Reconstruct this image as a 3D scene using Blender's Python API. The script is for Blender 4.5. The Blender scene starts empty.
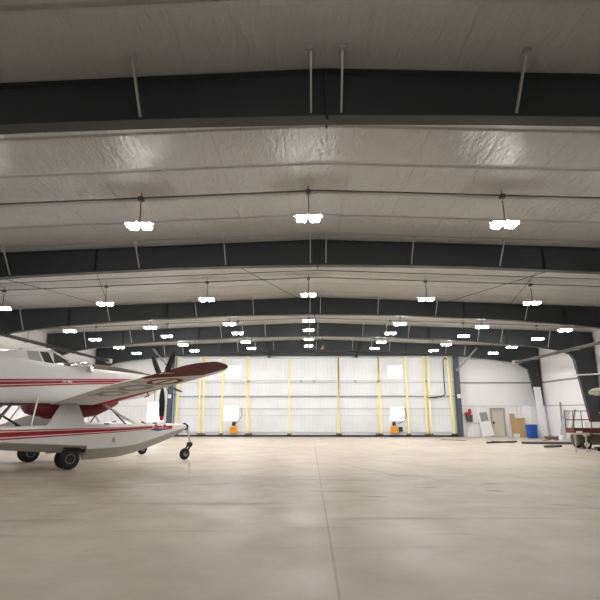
import bpy, bmesh, math, random
from mathutils import Vector, Matrix
random.seed(7)
S = bpy.context.scene
C = S.collection
PI = math.pi

# ------------------------------------------------------------------ mesh helpers
class MB:
    def __init__(self):
        self.v = []; self.f = []; self.m = []
    def add(self, vs, fs, mi=0):
        o = len(self.v)
        self.v += [tuple(p) for p in vs]
        for f in fs:
            self.f.append([i + o for i in f]); self.m.append(mi)
        return self
    def box(self, x0, x1, y0, y1, z0, z1, mi=0):
        vs = [(x, y, z) for z in (z0, z1) for y in (y0, y1) for x in (x0, x1)]
        return self.add(vs, [(0,2,3,1),(4,5,7,6),(0,1,5,4),(2,6,7,3),(0,4,6,2),(1,3,7,5)], mi)
    def bar(self, p, q, w, t=None, mi=0, up=(0,0,1)):
        """rectangular bar from p to q; w across, t along 'up'."""
        t = t or w
        p = Vector(p); q = Vector(q); d = (q-p).normalized()
        u = Vector(up)
        if abs(d.dot(u)) > .98: u = Vector((0,1,0))
        s = d.cross(u).normalized(); u = s.cross(d).normalized()
        vs = []
        for c in (p, q):
            for a, b in ((-1,-1),(1,-1),(1,1),(-1,1)):
                vs.append(c + s*(a*w/2) + u*(b*t/2))
        return self.add(vs, [(3,2,1,0),(4,5,6,7),(0,1,5,4),(1,2,6,5),(2,3,7,6),(3,0,4,7)], mi)
    def tube(self, pts, r, n=8, mi=0, caps=True):
        pts = [Vector(p) for p in pts]
        rs = r if isinstance(r, (list, tuple)) else [r]*len(pts)
        vs = []; ref = None
        for i, p in enumerate(pts):
            d = (pts[min(i+1, len(pts)-1)] - pts[max(i-1, 0)]).normalized()
            if ref is None:
                ref = Vector((0,0,1)) if abs(d.z) < .9 else Vector((1,0,0))
            s = d.cross(ref).normalized(); u = s.cross(d).normalized(); ref = u
            for k in range(n):
                a = 2*PI*k/n
                vs.append(p + s*(math.cos(a)*rs[i]) + u*(math.sin(a)*rs[i]))
        fs = []
        for i in range(len(pts)-1):
            for k in range(n):
                a = i*n+k; b = i*n+(k+1) % n
                fs.append((a, b, b+n, a+n))
        if caps:
            fs.append(tuple(range(n-1, -1, -1)))
            fs.append(tuple(range((len(pts)-1)*n, len(pts)*n)))
        return self.add(vs, fs, mi)
    def loft(self, rings, mi=0, caps=True, mids=None):
        n = len(rings[0]); vs = [p for r in rings for p in r]; o = len(self.v)
        self.v += [tuple(p) for p in vs]
        for i in range(len(rings)-1):
            for k in range(n):
                a = i*n+k; b = i*n+(k+1) % n
                self.f.append([o+a, o+b, o+b+n, o+a+n]); self.m.append(mids[k] if mids else mi)
        if caps:
            self.f.append([o+k for k in range(n-1, -1, -1)]); self.m.append(mi)
            self.f.append([o+(len(rings)-1)*n+k for k in range(n)]); self.m.append(mi)
        return self
    def lathe(self, c, axis, prof, n=28, mi=0):
        """prof: list of (offset along axis, radius)."""
        c = Vector(c); ax = Vector(axis).normalized()
        ref = Vector((0,0,1)) if abs(ax.z) < .9 else Vector((1,0,0))
        s = ax.cross(ref).normalized(); u = s.cross(ax)
        rings = []
        for o, r in prof:
            rings.append([c + ax*o + s*(math.cos(2*PI*k/n)*r) + u*(math.sin(2*PI*k/n)*r) for k in range(n)])
        return self.loft(rings, mi)
    def prism(self, poly, p_fn, a, b, mi=0):
        """extrude polygon poly (list of 2-tuples) between p_fn(u,v,a) and p_fn(u,v,b)."""
        n = len(poly)
        vs = [p_fn(u, v, a) for u, v in poly] + [p_fn(u, v, b) for u, v in poly]
        fs = [tuple(range(n-1, -1, -1)), tuple(range(n, 2*n))]
        fs += [(i, (i+1) % n, (i+1) % n + n, i+n) for i in range(n)]
        return self.add(vs, fs, mi)
    def build(self, name, mats, parent=None, loc=None, smooth=False, bevel=0, rot=None):
        me = bpy.data.meshes.new(name)
        me.from_pydata(self.v, [], self.f)
        if not isinstance(mats, (list, tuple)): mats = [mats]
        for m in mats: me.materials.append(m)
        for i, p in enumerate(me.polygons): p.material_index = min(self.m[i], len(mats)-1)
        bm = bmesh.new(); bm.from_mesh(me)
        bmesh.ops.recalc_face_normals(bm, faces=bm.faces)
        if bevel:
            eds = [e for e in bm.edges if len(e.link_faces) == 2 and e.calc_face_angle(0) > .6]
            bmesh.ops.bevel(bm, geom=eds, offset=bevel, segments=2, affect='EDGES', clamp_overlap=True)
        bm.to_mesh(me); bm.free()
        if smooth:
            me.shade_smooth(); me.set_sharp_from_angle(angle=math.radians(40))
        o = bpy.data.objects.new(name, me); C.objects.link(o)
        if parent: o.parent = parent
        if loc: o.location = loc
        if rot: o.rotation_euler = rot
        return o

def tag(o, label, cat, group=None):
    o['label'] = label; o['category'] = cat
    if group: o['group'] = group
    return o
def empty(name, loc, rz=0, label=None, cat=None, group=None):
    o = bpy.data.objects.new(name, None); C.objects.link(o)
    o.location = loc; o.rotation_euler = (0, 0, rz); o.empty_display_size = .2
    if label: tag(o, label, cat, group)
    return o
def struct(o):
    o['kind'] = 'structure'; return o
def copy_tree(o, parent=None):
    c = o.copy(); C.objects.link(c); c.parent = parent
    for ch in [x for x in o.children]: copy_tree(ch, c)
    return c

# ------------------------------------------------------------------ materials
def mat(name, col, rough=.5, metal=0, spec=.5, noise=0, nscale=6, coat=0, bump=0, bscale=30):
    m = bpy.data.materials.new(name); m.use_nodes = True
    nt = m.node_tree; b = nt.nodes['Principled BSDF']
    b.inputs['Base Color'].default_value = (*col, 1)
    b.inputs['Roughness'].default_value = rough; b.inputs['Metallic'].default_value = metal
    b.inputs['Specular IOR Level'].default_value = spec; b.inputs['Coat Weight'].default_value = coat
    tc = nt.nodes.new('ShaderNodeTexCoord')
    n = nt.nodes.new('ShaderNodeTexNoise'); n.inputs['Scale'].default_value = nscale; n.inputs['Detail'].default_value = 5
    nt.links.new(tc.outputs['Object'], n.inputs['Vector'])
    mr = nt.nodes.new('ShaderNodeMapRange')
    a = noise or .03
    mr.inputs['To Min'].default_value = 1-a; mr.inputs['To Max'].default_value = 1+a*.6
    nt.links.new(n.outputs['Fac'], mr.inputs['Value'])
    mx = nt.nodes.new('ShaderNodeVectorMath'); mx.operation = 'SCALE'
    mx.inputs[0].default_value = col
    nt.links.new(mr.outputs[0], mx.inputs['Scale']); nt.links.new(mx.outputs[0], b.inputs['Base Color'])
    if bump:
        n2 = nt.nodes.new('ShaderNodeTexNoise'); n2.inputs['Scale'].default_value = bscale
        nt.links.new(tc.outputs['Object'], n2.inputs['Vector'])
        bp = nt.nodes.new('ShaderNodeBump'); bp.inputs['Strength'].default_value = bump; bp.inputs['Distance'].default_value = .02
        nt.links.new(n2.outputs['Fac'], bp.inputs['Height']); nt.links.new(bp.outputs[0], b.inputs['Normal'])
    return m

class NG:
    """small node-math builder"""
    def __init__(self, m):
        self.nt = m.node_tree; self.b = self.nt.nodes['Principled BSDF']
        tc = self.nt.nodes.new('ShaderNodeTexCoord'); self.obj = tc.outputs['Object']
        sp = self.nt.nodes.new('ShaderNodeSeparateXYZ'); self.nt.links.new(self.obj, sp.inputs[0])
        self.x, self.y, self.z = sp.outputs
    def op(self, o, a, b=None, c=None):
        n = self.nt.nodes.new('ShaderNodeMath'); n.operation = o
        for i, v in enumerate((a, b, c)):
            if v is None: continue
            if isinstance(v, (int, float)): n.inputs[i].default_value = v
            else: self.nt.links.new(v, n.inputs[i])
        return n.outputs[0]
    def band(self, v, lo, hi):
        return self.op('MULTIPLY', self.op('GREATER_THAN', v, lo), self.op('LESS_THAN', v, hi))
    def mul(self, *a):
        r = a[0]
        for k in a[1:]: r = self.op('MULTIPLY', r, k)
        return r
    def mx(self, *a):
        r = a[0]
        for k in a[1:]: r = self.op('MAXIMUM', r, k)
        return r
    def mix(self, fac, c0, c1):
        n = self.nt.nodes.new('ShaderNodeMix'); n.data_type = 'RGBA'
        self.link(fac, n.inputs[0])
        for v, s in ((c0, n.inputs[6]), (c1, n.inputs[7])):
            if isinstance(v, tuple): s.default_value = (*v, 1)
            else: self.nt.links.new(v, s)
        return n.outputs[2]
    def link(self, a, b):
        if isinstance(a, (int, float)): b.default_value = a
        else: self.nt.links.new(a, b)
    def noise(self, scale, detail=4, vec=None, sc=None, rough=.5, dist=0):
        n = self.nt.nodes.new('ShaderNodeTexNoise'); n.inputs['Scale'].default_value = scale
        n.inputs['Detail'].default_value = detail; n.inputs['Roughness'].default_value = rough
        n.inputs['Distortion'].default_value = dist
        v = vec or self.obj
        if sc:
            mp = self.nt.nodes.new('ShaderNodeMapping'); mp.inputs['Scale'].default_value = sc[:3]
            if len(sc) > 3: mp.inputs['Rotation'].default_value = (0, 0, sc[3])
            self.nt.links.new(v, mp.inputs[0]); v = mp.outputs[0]
        self.nt.links.new(v, n.inputs['Vector']); return n.outputs['Fac']
    def ramp(self, v, a, b, lo=0., hi=1.):
        n = self.nt.nodes.new('ShaderNodeMapRange'); n.clamp = True
        self.nt.links.new(v, n.inputs[0])
        for i, k in enumerate((a, b, lo, hi)): n.inputs[i+1].default_value = k
        return n.outputs[0]
    def bump(self, h, strength=.3, dist=.02):
        n = self.nt.nodes.new('ShaderNodeBump'); n.inputs['Strength'].default_value = strength
        n.inputs['Distance'].default_value = dist
        self.nt.links.new(h, n.inputs['Height']); self.nt.links.new(n.outputs[0], self.b.inputs['Normal'])

WHITE = (.80, .80, .80); RED = (.25, .012, .022); RED2 = (.42, .02, .03)
M = {}
M['steel'] = mat('dark_painted_steel', (.030, .036, .040), .5, noise=.12, nscale=2)
M['flange'] = mat('dark_flange_steel', (.05, .056, .058), .5, noise=.12, nscale=2)
M['galv'] = mat('galvanised_steel', (.52, .53, .53), .45, .5, noise=.15)
M['pipe'] = mat('grey_conduit', (.16, .16, .16), .5, .3)
M['rod'] = mat('dark_rod', (.06, .06, .06), .5, .3)
M['white'] = mat('white_gloss_paint', WHITE, .25, coat=.3)
M['white_matt'] = mat('white_panel', (.82, .83, .85), .45)
M['red'] = mat('deep_red_paint', (.15,.008,.015), .45)
M['black'] = mat('black_rubber', (.012, .012, .013), .7, bump=.2)
M['dark'] = mat('dark_fittings', (.03, .03, .032), .45, .3)
M['chrome'] = mat('polished_metal', (.75, .75, .74), .18, 1)
M['alu'] = mat('plain_mid_grey', (.50, .50, .47), .4, .1)  # even mid grey for float bottoms, spreader bars and small fittings
M['blade'] = mat('dark_grey_blade', (.014, .015, .016), .55, spec=.25)
M['blade_red'] = mat('red_blade_tip', (.55, .02, .03), .35)
M['glass'] = mat('dark_cockpit_glass', (.05, .055, .05), .06, 0, .8)
M['glass_pale'] = mat('pale_cockpit_glass', (.42, .41, .40), .12, 0, .8)
M['olive'] = mat('brown_antiglare_paint', (.14, .12, .085), .35, noise=.15)
M['yellow'] = mat('yellow_strap', (.92, .87, .42), .6, noise=.12, nscale=3)
M['motor'] = mat('yellow_motor_paint', (.85, .42, .03), .4)
M['hubgrey'] = mat('grey_wheel_hub', (.26,.26,.26), .5, .3)
M['beige'] = mat('beige_door_paint', (.62, .59, .50), .45)
M['frame_grey'] = mat('grey_frame_paint', (.40, .39, .36), .5)
M['wire_glass'] = mat('grey_window_glass', (.30, .32, .32), .2)
M['ply'] = mat('plywood', (.56, .38, .19), .65, noise=.22, nscale=9)
M['blue'] = mat('blue_plastic', (.012, .10, .42), .4)
M['extred'] = mat('bright_red_paint', (.50, .02, .03), .35)
M['extgrey'] = mat('dark_grey_case', (.09, .08, .09), .5)
M['maroon'] = mat('maroon_paint', (.11, .018, .018), .5, noise=.2)
M['olivebody'] = mat('worn_olive_brown', (.10, .09, .055), .6, noise=.35, nscale=5)
M['cable'] = mat('black_cable', (.02, .02, .02), .6)
M['brown'] = mat('weathered_brown_lumber', (.22, .14, .08), .8, noise=.3)
M['alum'] = mat('bare_aluminium', (.62, .63, .63), .35, .6, noise=.1)
M['wingsilver'] = mat('silver_cream_paint', (.62, .62, .54), .2, .1, coat=.6)
M['lettwhite'] = mat('white_lettering', (.8, .8, .8), .5)
M['lettred'] = mat('red_lettering', (.55, .02, .02), .4)
M['lettblue'] = mat('blue_lettering', (.06, .10, .32), .4)

def emis(name, col, st):
    m = bpy.data.materials.new(name); m.use_nodes = True; nt = m.node_tree
    b = nt.nodes['Principled BSDF']; b.inputs['Base Color'].default_value = (.9,.9,.9,1)
    b.inputs['Emission Color'].default_value = (*col, 1); b.inputs['Emission Strength'].default_value = st
    return m
M['lamp'] = emis('lit_lamp_lens', (1, .975, .94), 125)
M['day'] = emis('daylight_behind_panel', (.96, .98, 1), 3.0)

# floor -------------------------------------------------------------
def floor_mat():
    m = bpy.data.materials.new('polished_dusty_concrete'); m.use_nodes = True; g = NG(m)
    big = g.noise(.16, 4, rough=.6); med = g.noise(.9, 6, rough=.65); fine = g.noise(9, 5)
    c = g.mix(g.ramp(big, .35, .65), (.49, .43, .35), (.60, .54, .46))
    c = g.mix(g.ramp(med, .42, .75, 0, .32), c, (.38, .32, .26))
    c = g.mix(g.ramp(g.op('ADD', g.y, g.op('MULTIPLY', g.noise(.3, 3), 4)), 13, 8.5, 0, .45), c, (.31, .265, .22))
    # dusty dark traffic zone crossing the bay, its edge broken by noise
    wob = g.op('ADD', g.y, g.op('MULTIPLY', g.op('SUBTRACT', g.noise(.22, 4), .5), 9))
    zone = g.op('MULTIPLY', g.ramp(wob, 19.5, 14.5), g.ramp(wob, 6.0, 10.5))
    c = g.mix(g.op('MULTIPLY', zone, .62), c, (.25, .205, .165))
    nearz = g.ramp(g.y, 20, 4, 0, .16)
    # streaks and tyre scuffs
    st1 = g.noise(1.0, 3, sc=(.16, 1.7, 1, .35)); st2 = g.noise(1.0, 3, sc=(.3, 3.2, 1, -.22))
    zone2 = g.op('MULTIPLY', g.ramp(g.y, 18, 13), g.ramp(g.y, 6, 9))
    c = g.mix(g.mul(g.ramp(st1, .60, .72, 0, .55), zone2), c, (.16, .13, .10))
    c = g.mix(g.mul(g.ramp(st2, .64, .74, 0, .5), zone2, g.ramp(g.x, -3, 1)), c, (.12, .10, .08))
    # straight control joints
    def line(v, p, w): return g.op('LESS_THAN', g.op('ABSOLUTE', g.op('SUBTRACT', v, p)), w)
    j = g.mx(line(g.x, .31, .016), line(g.x, -8.2, .012), line(g.x, 9.0, .012), line(g.y, 15.4, .012), line(g.y, 23.6, .015))
    c = g.mix(g.op('MULTIPLY', j, .45), c, (.16, .13, .10))
    # rubber marks and drag scuffs lying on the slab (position, half length, half width, angle, strength)
    wv = g.op('MULTIPLY', g.op('SUBTRACT', g.noise(2.2, 4), .5), .5)
    for sx, sy, la_, lb_, an, st_ in ((1.49,11.9,.34,.10,-.1,.75),(.62,12.6,.75,.10,-.12,.55),(4.52,12.75,.28,.13,-.05,.65),(4.85,14.0,.28,.12,-.1,.55),(3.05,13.3,.25,.12,0,.4),
                                  (4.2,18.2,.7,.10,-.1,.35),(-5.13,10.75,.30,.07,.1,.6),(-6.9,12.0,.25,.06,.1,.5),(2.0,17.0,2.6,.10,-1.15,.28),(3.2,19.5,3.2,.09,-1.0,.28),
                                  (.8,14.6,1.6,.12,-.15,.35),(-2.2,13.9,1.5,.10,.25,.4),(-4.6,13.2,1.6,.12,.15,.3),(2.6,15.8,1.4,.12,-.25,.35),(5.2,10.95,.3,.08,-.1,.45),(-.6,16.8,.9,.10,.1,.25)):
        dx = g.op('SUBTRACT', g.x, sx); dy = g.op('SUBTRACT', g.y, sy); ca, sa = math.cos(an), math.sin(an)
        u = g.op('ADD', g.op('MULTIPLY', dx, ca/la_), g.op('MULTIPLY', dy, sa/la_))
        v = g.op('ADD', g.op('SUBTRACT', g.op('MULTIPLY', dy, ca/lb_), g.op('MULTIPLY', dx, sa/lb_)), wv)
        d = g.op('ADD', g.op('MULTIPLY', u, u), g.op('MULTIPLY', v, v))
        c = g.mix(g.ramp(d, 1.3, .2, 0, st_), c, (.07, .06, .05))
    spots = g.noise(3.2, 2); c = g.mix(g.ramp(spots, .74, .78, 0, .6), c, (.20, .16, .12))
    c = g.mix(g.ramp(fine, .3, .8, 0, .14), c, (.36, .30, .24))
    g.link(c, g.b.inputs['Base Color'])
    g.link(g.ramp(med, .3, .7, .36, .58), g.b.inputs['Roughness'])
    g.b.inputs['Specular IOR Level'].default_value = .45
    g.bump(fine, .08, .01)
    return m
M['floor'] = floor_mat()

def scuff(): pass

def ceil_mat():
    m = bpy.data.materials.new('white_vinyl_roof_liner'); m.use_nodes = True; g = NG(m)
    # quilt: straps every 1.43 m across X, purlin lines every 1.5 m across Y
    def groove(v, period, off, w):
        f = g.op('FRACT', g.op('DIVIDE', g.op('ADD', v, off), period))
        d = g.op('ABSOLUTE', g.op('SUBTRACT', f, .5))     # .5 at the line
        return g.ramp(d, .5-w/period, .5, 0, 1)
    gy = groove(g.y, 1.5, 2.0, .10); gx = groove(g.x, 1.43, .5, .05)
    wr = g.noise(1.2, 4, sc=(1.6, .7, 1)); wr2 = g.noise(2.6, 5, sc=(2.6, .8, 1, .3), dist=1.2)
    h = g.op('SUBTRACT', g.op('ADD', g.op('MULTIPLY', wr, 1.2), g.op('MULTIPLY', wr2, .6)), g.op('MULTIPLY', g.mx(gy, g.op('MULTIPLY', gx, .22)), .7))
    g.bump(h, .6, .09)
    c = g.mix(g.mx(g.op('MULTIPLY', gy, .38), g.op('MULTIPLY', gx, .08)), (.55, .545, .53), (.30, .29, .28))
    g.link(c, g.b.inputs['Base Color'])
    g.b.inputs['Roughness'].default_value = .28; g.b.inputs['Specular IOR Level'].default_value = .5
    return m
M['ceil'] = ceil_mat()

def wall_mat(name, axis, low=2.28, col=(.88, .88, .905)):
    m = bpy.data.materials.new(name); m.use_nodes = True; g = NG(m)
    v = g.x if axis == 'x' else g.y
    f = g.op('FRACT', g.op('DIVIDE', v, .30)); d = g.op('ABSOLUTE', g.op('SUBTRACT', f, .5))
    rib = g.ramp(d, .36, .48, 0, 1)
    lo = g.op('LESS_THAN', g.z, low)
    puff = g.noise(.8, 4, rough=.6)
    f2 = g.op('FRACT', g.op('DIVIDE', v, 1.83)); d2 = g.ramp(g.op('ABSOLUTE', g.op('SUBTRACT', f2, .5)), .485, .5, 0, 1)
    h = g.op('ADD', g.op('MULTIPLY', g.op('MULTIPLY', rib, lo), .5), g.op('MULTIPLY', g.op('MULTIPLY', puff, g.op('SUBTRACT', 1., lo)), .9))
    h = g.op('SUBTRACT', h, g.op('MULTIPLY', g.op('MULTIPLY', d2, g.op('SUBTRACT', 1., lo)), .35))
    g.bump(h, .5, .06)
    seam = g.op('LESS_THAN', g.op('ABSOLUTE', g.op('SUBTRACT', g.z, low)), .025)
    c = g.mix(g.mx(g.op('MULTIPLY', seam, .55), g.mul(rib, lo, .16)), col, (.42, .43, .44))
    g.link(c, g.b.inputs['Base Color']); g.b.inputs['Roughness'].default_value = .4
    return m
M['wall_x'] = wall_mat('white_liner_back_wall', 'x')
M['wall_y'] = wall_mat('white_liner_side_wall', 'y')

def door_mat():
    m = bpy.data.materials.new('white_ribbed_door_skin'); m.use_nodes = True; g = NG(m)
    f = g.op('FRACT', g.op('DIVIDE', g.x, .30)); rib = g.ramp(g.op('ABSOLUTE', g.op('SUBTRACT', f, .5)), .34, .46, 0, 1)
    g.bump(rib, .3, .02)
    n = g.noise(.7, 4)
    c = g.mix(g.op('MULTIPLY', rib, .07), g.mix(g.ramp(n, .35, .65), (.82, .845, .885), (.76, .785, .815)), (.5, .52, .55))
    g.link(c, g.b.inputs['Base Color']); g.b.inputs['Roughness'].default_value = .35
    return m
M['doorskin'] = door_mat()

def fus_mat():
    m = bpy.data.materials.new('white_fuselage_with_red_stripes'); m.use_nodes = True; g = NG(m)
    top = g.op('ADD', 3.045, g.op('MULTIPLY', g.x, .044))
    t = g.op('DIVIDE', g.op('SUBTRACT', top, g.z), g.op('ADD', .20, g.ramp(g.x, 1.4, -2.5, 0, .09)))
    s = g.mx(g.band(t, 0, .24), g.band(t, .31, .69), g.band(t, .77, 1.0))
    core = g.band(t, .38, .62)
    lim = g.op('LESS_THAN', g.x, 3.55)
    c = g.mix(g.mul(s, lim), WHITE, (.40, .02, .035))
    c = g.mix(g.mul(core, lim), c, (.26, .008, .016))
    # red belly, olive-brown anti-glare panel along the top of the cowling
    c = g.mix(g.op('LESS_THAN', g.z, 2.17), c, RED)
    ag = g.mul(g.op('GREATER_THAN', g.z, g.op('SUBTRACT', 3.54, g.op('MULTIPLY', g.x, .05))), g.op('GREATER_THAN', g.x, .05))
    c = g.mix(ag, c, (.09, .075, .055))
    inv = g.op('SUBTRACT', 1., ag)
    g.link(c, g.b.inputs['Base Color']); g.link(g.op('ADD', .28, g.op('MULTIPLY', ag, .35)), g.b.inputs['Roughness'])
    g.link(g.op('MULTIPLY', inv, .3), g.b.inputs['Coat Weight']); g.link(g.op('ADD', .1, g.op('MULTIPLY', inv, .4)), g.b.inputs['Specular IOR Level'])
    return m
M['fus'] = fus_mat()

def float_mat():
    m = bpy.data.materials.new('white_float_side_with_red_stripes'); m.use_nodes = True; g = NG(m)
    bot = g.op('ADD', 1.10, g.op('MULTIPLY', g.x, .036))
    t = g.op('DIVIDE', g.op('SUBTRACT', g.op('ADD', 1.325, g.ramp(g.x, 1.5, 3.0, 0, .035)), g.z), g.op('SUBTRACT', 1.325, bot))
    s = g.mx(g.band(t, 0, .13), g.band(t, .22, .72), g.band(t, .84, 1.0))
    lim = g.op('LESS_THAN', g.x, 2.93)
    c = g.mix(g.mul(s, lim), WHITE, (.42, .02, .03)); c = g.mix(g.mul(g.band(t, .34, .6), lim), c, (.28, .008, .016))
    g.link(c, g.b.inputs['Base Color']); g.b.inputs['Roughness'].default_value = .28; g.b.inputs['Coat Weight'].default_value = .3
    return m
M['float'] = float_mat()

def wing_mat():
    m = bpy.data.materials.new('white_wing_with_red_tip'); m.use_nodes = True; g = NG(m)
    b = g.op('ABSOLUTE', g.y)
    # red tip with a curved forward edge
    edge = g.op('ADD', .05, g.ramp(b, 7.0, 7.9, 0, 1.12))
    tip = g.mul(g.op('GREATER_THAN', b, 6.9), g.op('LESS_THAN', g.x, edge))
    le = g.mul(g.op('GREATER_THAN', g.x, g.op('ADD', 1.27, g.ramp(b, 2.5, 5.3, 0, .12))), g.op('LESS_THAN', b, 5.35))
    te = g.mul(g.op('LESS_THAN', g.x, -.235), g.op('GREATER_THAN', b, 5.0))
    def ring(cx, cb, rx, rb, lo):
        u = g.op('DIVIDE', g.op('SUBTRACT', g.x, cx), rx); v = g.op('DIVIDE', g.op('SUBTRACT', b, cb), rb)
        r = g.op('ADD', g.op('MULTIPLY', u, u), g.op('MULTIPLY', v, v))
        return g.band(r, lo, 1.0)
    under = g.op('LESS_THAN', g.z, 10)
    redring = ring(.78, 6.55, .48, .62, .50)
    bar = g.mul(g.band(g.x, .72, .82), g.band(b, 6.1, 7.0))
    grey = g.mx(ring(.58, 5.15, .52, .70, .30), ring(.52, 3.7, .50, .62, .30))
    c = g.mix(g.op('MULTIPLY', grey, .75), (.78, .78, .77), (.25, .26, .25))
    c = g.mix(g.mx(redring, bar), c, (.22, .01, .02))
    c = g.mix(g.mx(tip), c, (.125, .004, .013)); c = g.mix(g.mx(le), c, (.42, .015, .03))
    g.link(c, g.b.inputs['Base Color']); g.b.inputs['Roughness'].default_value = .6; g.b.inputs['Specular IOR Level'].default_value = .12
    return m
M['wing'] = wing_mat()

# ------------------------------------------------------------------ room shell
XR, XL, YB, YN = 17.6, -16.55, 38.7, -9.0
RX = .3
def zceil(x): return 7.31 - .038*abs(x-RX)
struct(MB().box(XL-.3, XR+.3, YN-.3, YB+.6, -.2, 0).build('floor', M['floor']))
cb = MB()
for x0, x1 in ((XL-.3, RX), (RX, XR+.3)):
    v = []
    for y in (YN-.3, YB+.6):
        v += [(x0, y, zceil(x0)), (x1, y, zceil(x1)), (x1, y, zceil(x1)+.15), (x0, y, zceil(x0)+.15)]
    cb.add(v, [(0,1,2,3),(4,5,6,7),(0,1,5,4),(2,3,7,6),(1,2,6,5),(3,0,4,7)])
struct(cb.build('ceiling', M['ceil']))
DX0, DX1, DZ = -10.35, 11.2, 6.07
def gable(x0, x1, z0, y0, y1):
    pts = [(x0, z0), (x1, z0), (x1, zceil(x1))]
    if x0 < RX < x1: pts.append((RX, zceil(RX)))
    pts.append((x0, zceil(x0)))
    return MB().prism(pts, lambda u, v, t: (u, t, v), y0, y1)
w = gable(XL-.3, DX0-.25, 0, YB, YB+.3)
for args in ((DX1+.25, XR+.3, 0, YB, YB+.3), (DX0-.25, DX1+.25, DZ+.05, YB, YB+.3)):
    g2 = gable(*args); w.add(g2.v, g2.f)
wb = struct(w.build('wall_back', M['wall_x']))
struct(MB().box(XL-.3, XL, YN-.3, YB+.3, 0, zceil(XL)).build('wall_left', M['wall_y']))
struct(MB().box(XR, XR+.3, YN-.3, YB+.3, 0, zceil(XR)).build('wall_right', M['wall_y']))
struct(gable(XL-.3, XR+.3, 0, YN-.3, YN).build('wall_front', M['wall_x']))
# horizontal wall rails
def trim(n, *b): return struct(MB().box(*b).build('trim_%d' % n, M['galvtrim']))
M['galvtrim'] = mat('grey_wall_rail', (.30, .31, .32), .5, .2)
trim(1, DX1+.35, XR-.02, YB-.05, YB-.002, 3.97, 4.08)
trim(2, XR-.06, XR-.002, 8.0, YB-.06, 3.95, 4.06)
trim(3, XL+.02, DX0-.5, YB-.05, YB-.002, 3.97, 4.08)
trim(4, XL+.002, XL+.06, 8.0, YB-.06, 3.95, 4.06)
trim(5, XR-.03, XR-.002, 8.0, YB-.06, 2.26, 2.30)
trim(6, DX0-.45, DX1+.45, YB-.9, YB-.62, .001, .012)

# ------------------------------------------------------------------ hangar door
hd = struct(empty('door_1', (0, YB-.15, 0)))
p = MB().box(DX0, DX1, -.0, .12, .10, DZ)
p.build('door_panel', M['doorskin'], hd)
def rail(z0, z1, t, m): MB().box(DX0, DX1, -t, 0.01, z0, z1).build('door_rail', m, hd)
M['railwhite'] = mat('white_rail', (.85,.86,.88), .4)
M['railgrey'] = mat('grey_rail', (.33,.35,.37), .45, .3)
M['railpale'] = mat('pale_rail', (.60,.62,.64), .45, .2)
rail(4.22, 4.34, .10, M['railwhite']); rail(4.01, 4.10, .08, M['railpale'])
rail(2.95, 3.05, .10, M['railgrey']); rail(2.05, 2.11, .06, M['railpale'])
rail(1.55, 1.58, .03, M['railpale']); rail(.30, .36, .08, M['railpale']); rail(5.93, DZ, .08, M['railpale'])
MB().box(DX0-.1, DX1+.1, -.12, .14, .012, .12).build('bottom_seal', M['black'], hd)
straps = [(-10.15,-10.14,.13),(-8.49,-8.38,.10),(-8.17,-8.08,.09),(-6.67,-6.70,.12),(-4.86,-4.72,.10),(-4.72,-4.49,.06),
          (-1.51,-1.49,.10),(2.29,2.19,.10),(2.30,2.30,.05),(5.42,5.21,.06),(5.44,5.44,.11),(7.52,7.53,.12),
          (8.92,8.9,.11),(9.24,9.21,.12),(10.75,10.93,.11),(11.0,11.02,.06)]
for xt, xb, wd in straps:
    MB().bar((xt, -.15, DZ-.02), (xb, -.15, .22), wd*1.3, .02, up=(0,1,0)).build('lift_strap', M['yellow'], hd)
    MB().box(xb-.16, xb+.16, -.2, -.0, .14, .24).build('strap_anchor', M['brown'], hd)
for xa, xb_, za, zb in ((-6.5,-5.37,4.42,5.36),(-6.54,-5.42,1.22,2.20),(6.17,7.2,4.40,5.32),(6.24,7.24,1.22,2.13)):
    wp = MB().box(xa, xb_, -.012, .0, za, zb).build('window_pane', M['day'], hd)
    f = MB()
    for b in ((xa-.05, xb_+.05, za-.05, za), (xa-.05, xb_+.05, zb, zb+.05), (xa-.05, xa, za, zb), (xb_, xb_+.05, za, zb)):
        f.box(b[0], b[1], -.03, .0, b[2], b[3])
    f.build('window_frame', M['railwhite'], wp)
for x, sd in ((-5.72, 0), (6.42, 1)):
    mt = MB().box(x-.28, x+.28, -.42, -.1, .28, .62).lathe((x, -.26, .62), (0,0,1), [(0,.27),(.16,.25),(.2,.12)], 16)
    mo = mt.build('door_motor', M['motor'], hd, bevel=.03)
    MB().lathe((x, -.26, .82), (0,0,1), [(0,.14),(.24,.14),(.28,.08)], 16).build('motor_cap', M['dark'], mo)
    if sd:
        MB().box(x+.36, x+.62, -.34, -.1, .38, .72).build('control_box', M['dark'], mo)
MB().tube([(7.36,-.06,2.1),(7.42,-.06,1.5),(7.2,-.06,1.15),(6.7,-.1,.95)], .025).build('power_cable', M['cable'], hd)
MB().tube([(-5.2,-.06,2.1),(-5.18,-.06,1.5),(-5.4,-.06,1.15),(-5.6,-.1,.95)], .018).build('power_cable', M['cable'], hd)
MB().tube([(10.7,-.2,5.75),(10.62,-.2,5.9),(10.5,-.2,5.9),(10.42,-.2,5.7),(10.40,-.2,4.2),(10.42,-.2,3.2),(10.25,-.2,3.02),(9.7,-.2,2.9),(9.1,-.2,2.88)], .04).build('power_cable', M['cable'], hd)
for x in (5.35, -4.7, 9.05, -.6, 3.6, .4):
    MB().box(x-.09, x+.09, -.16, -.02, 4.02, 4.22).build('rail_bracket', M['galv'], hd)
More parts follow.
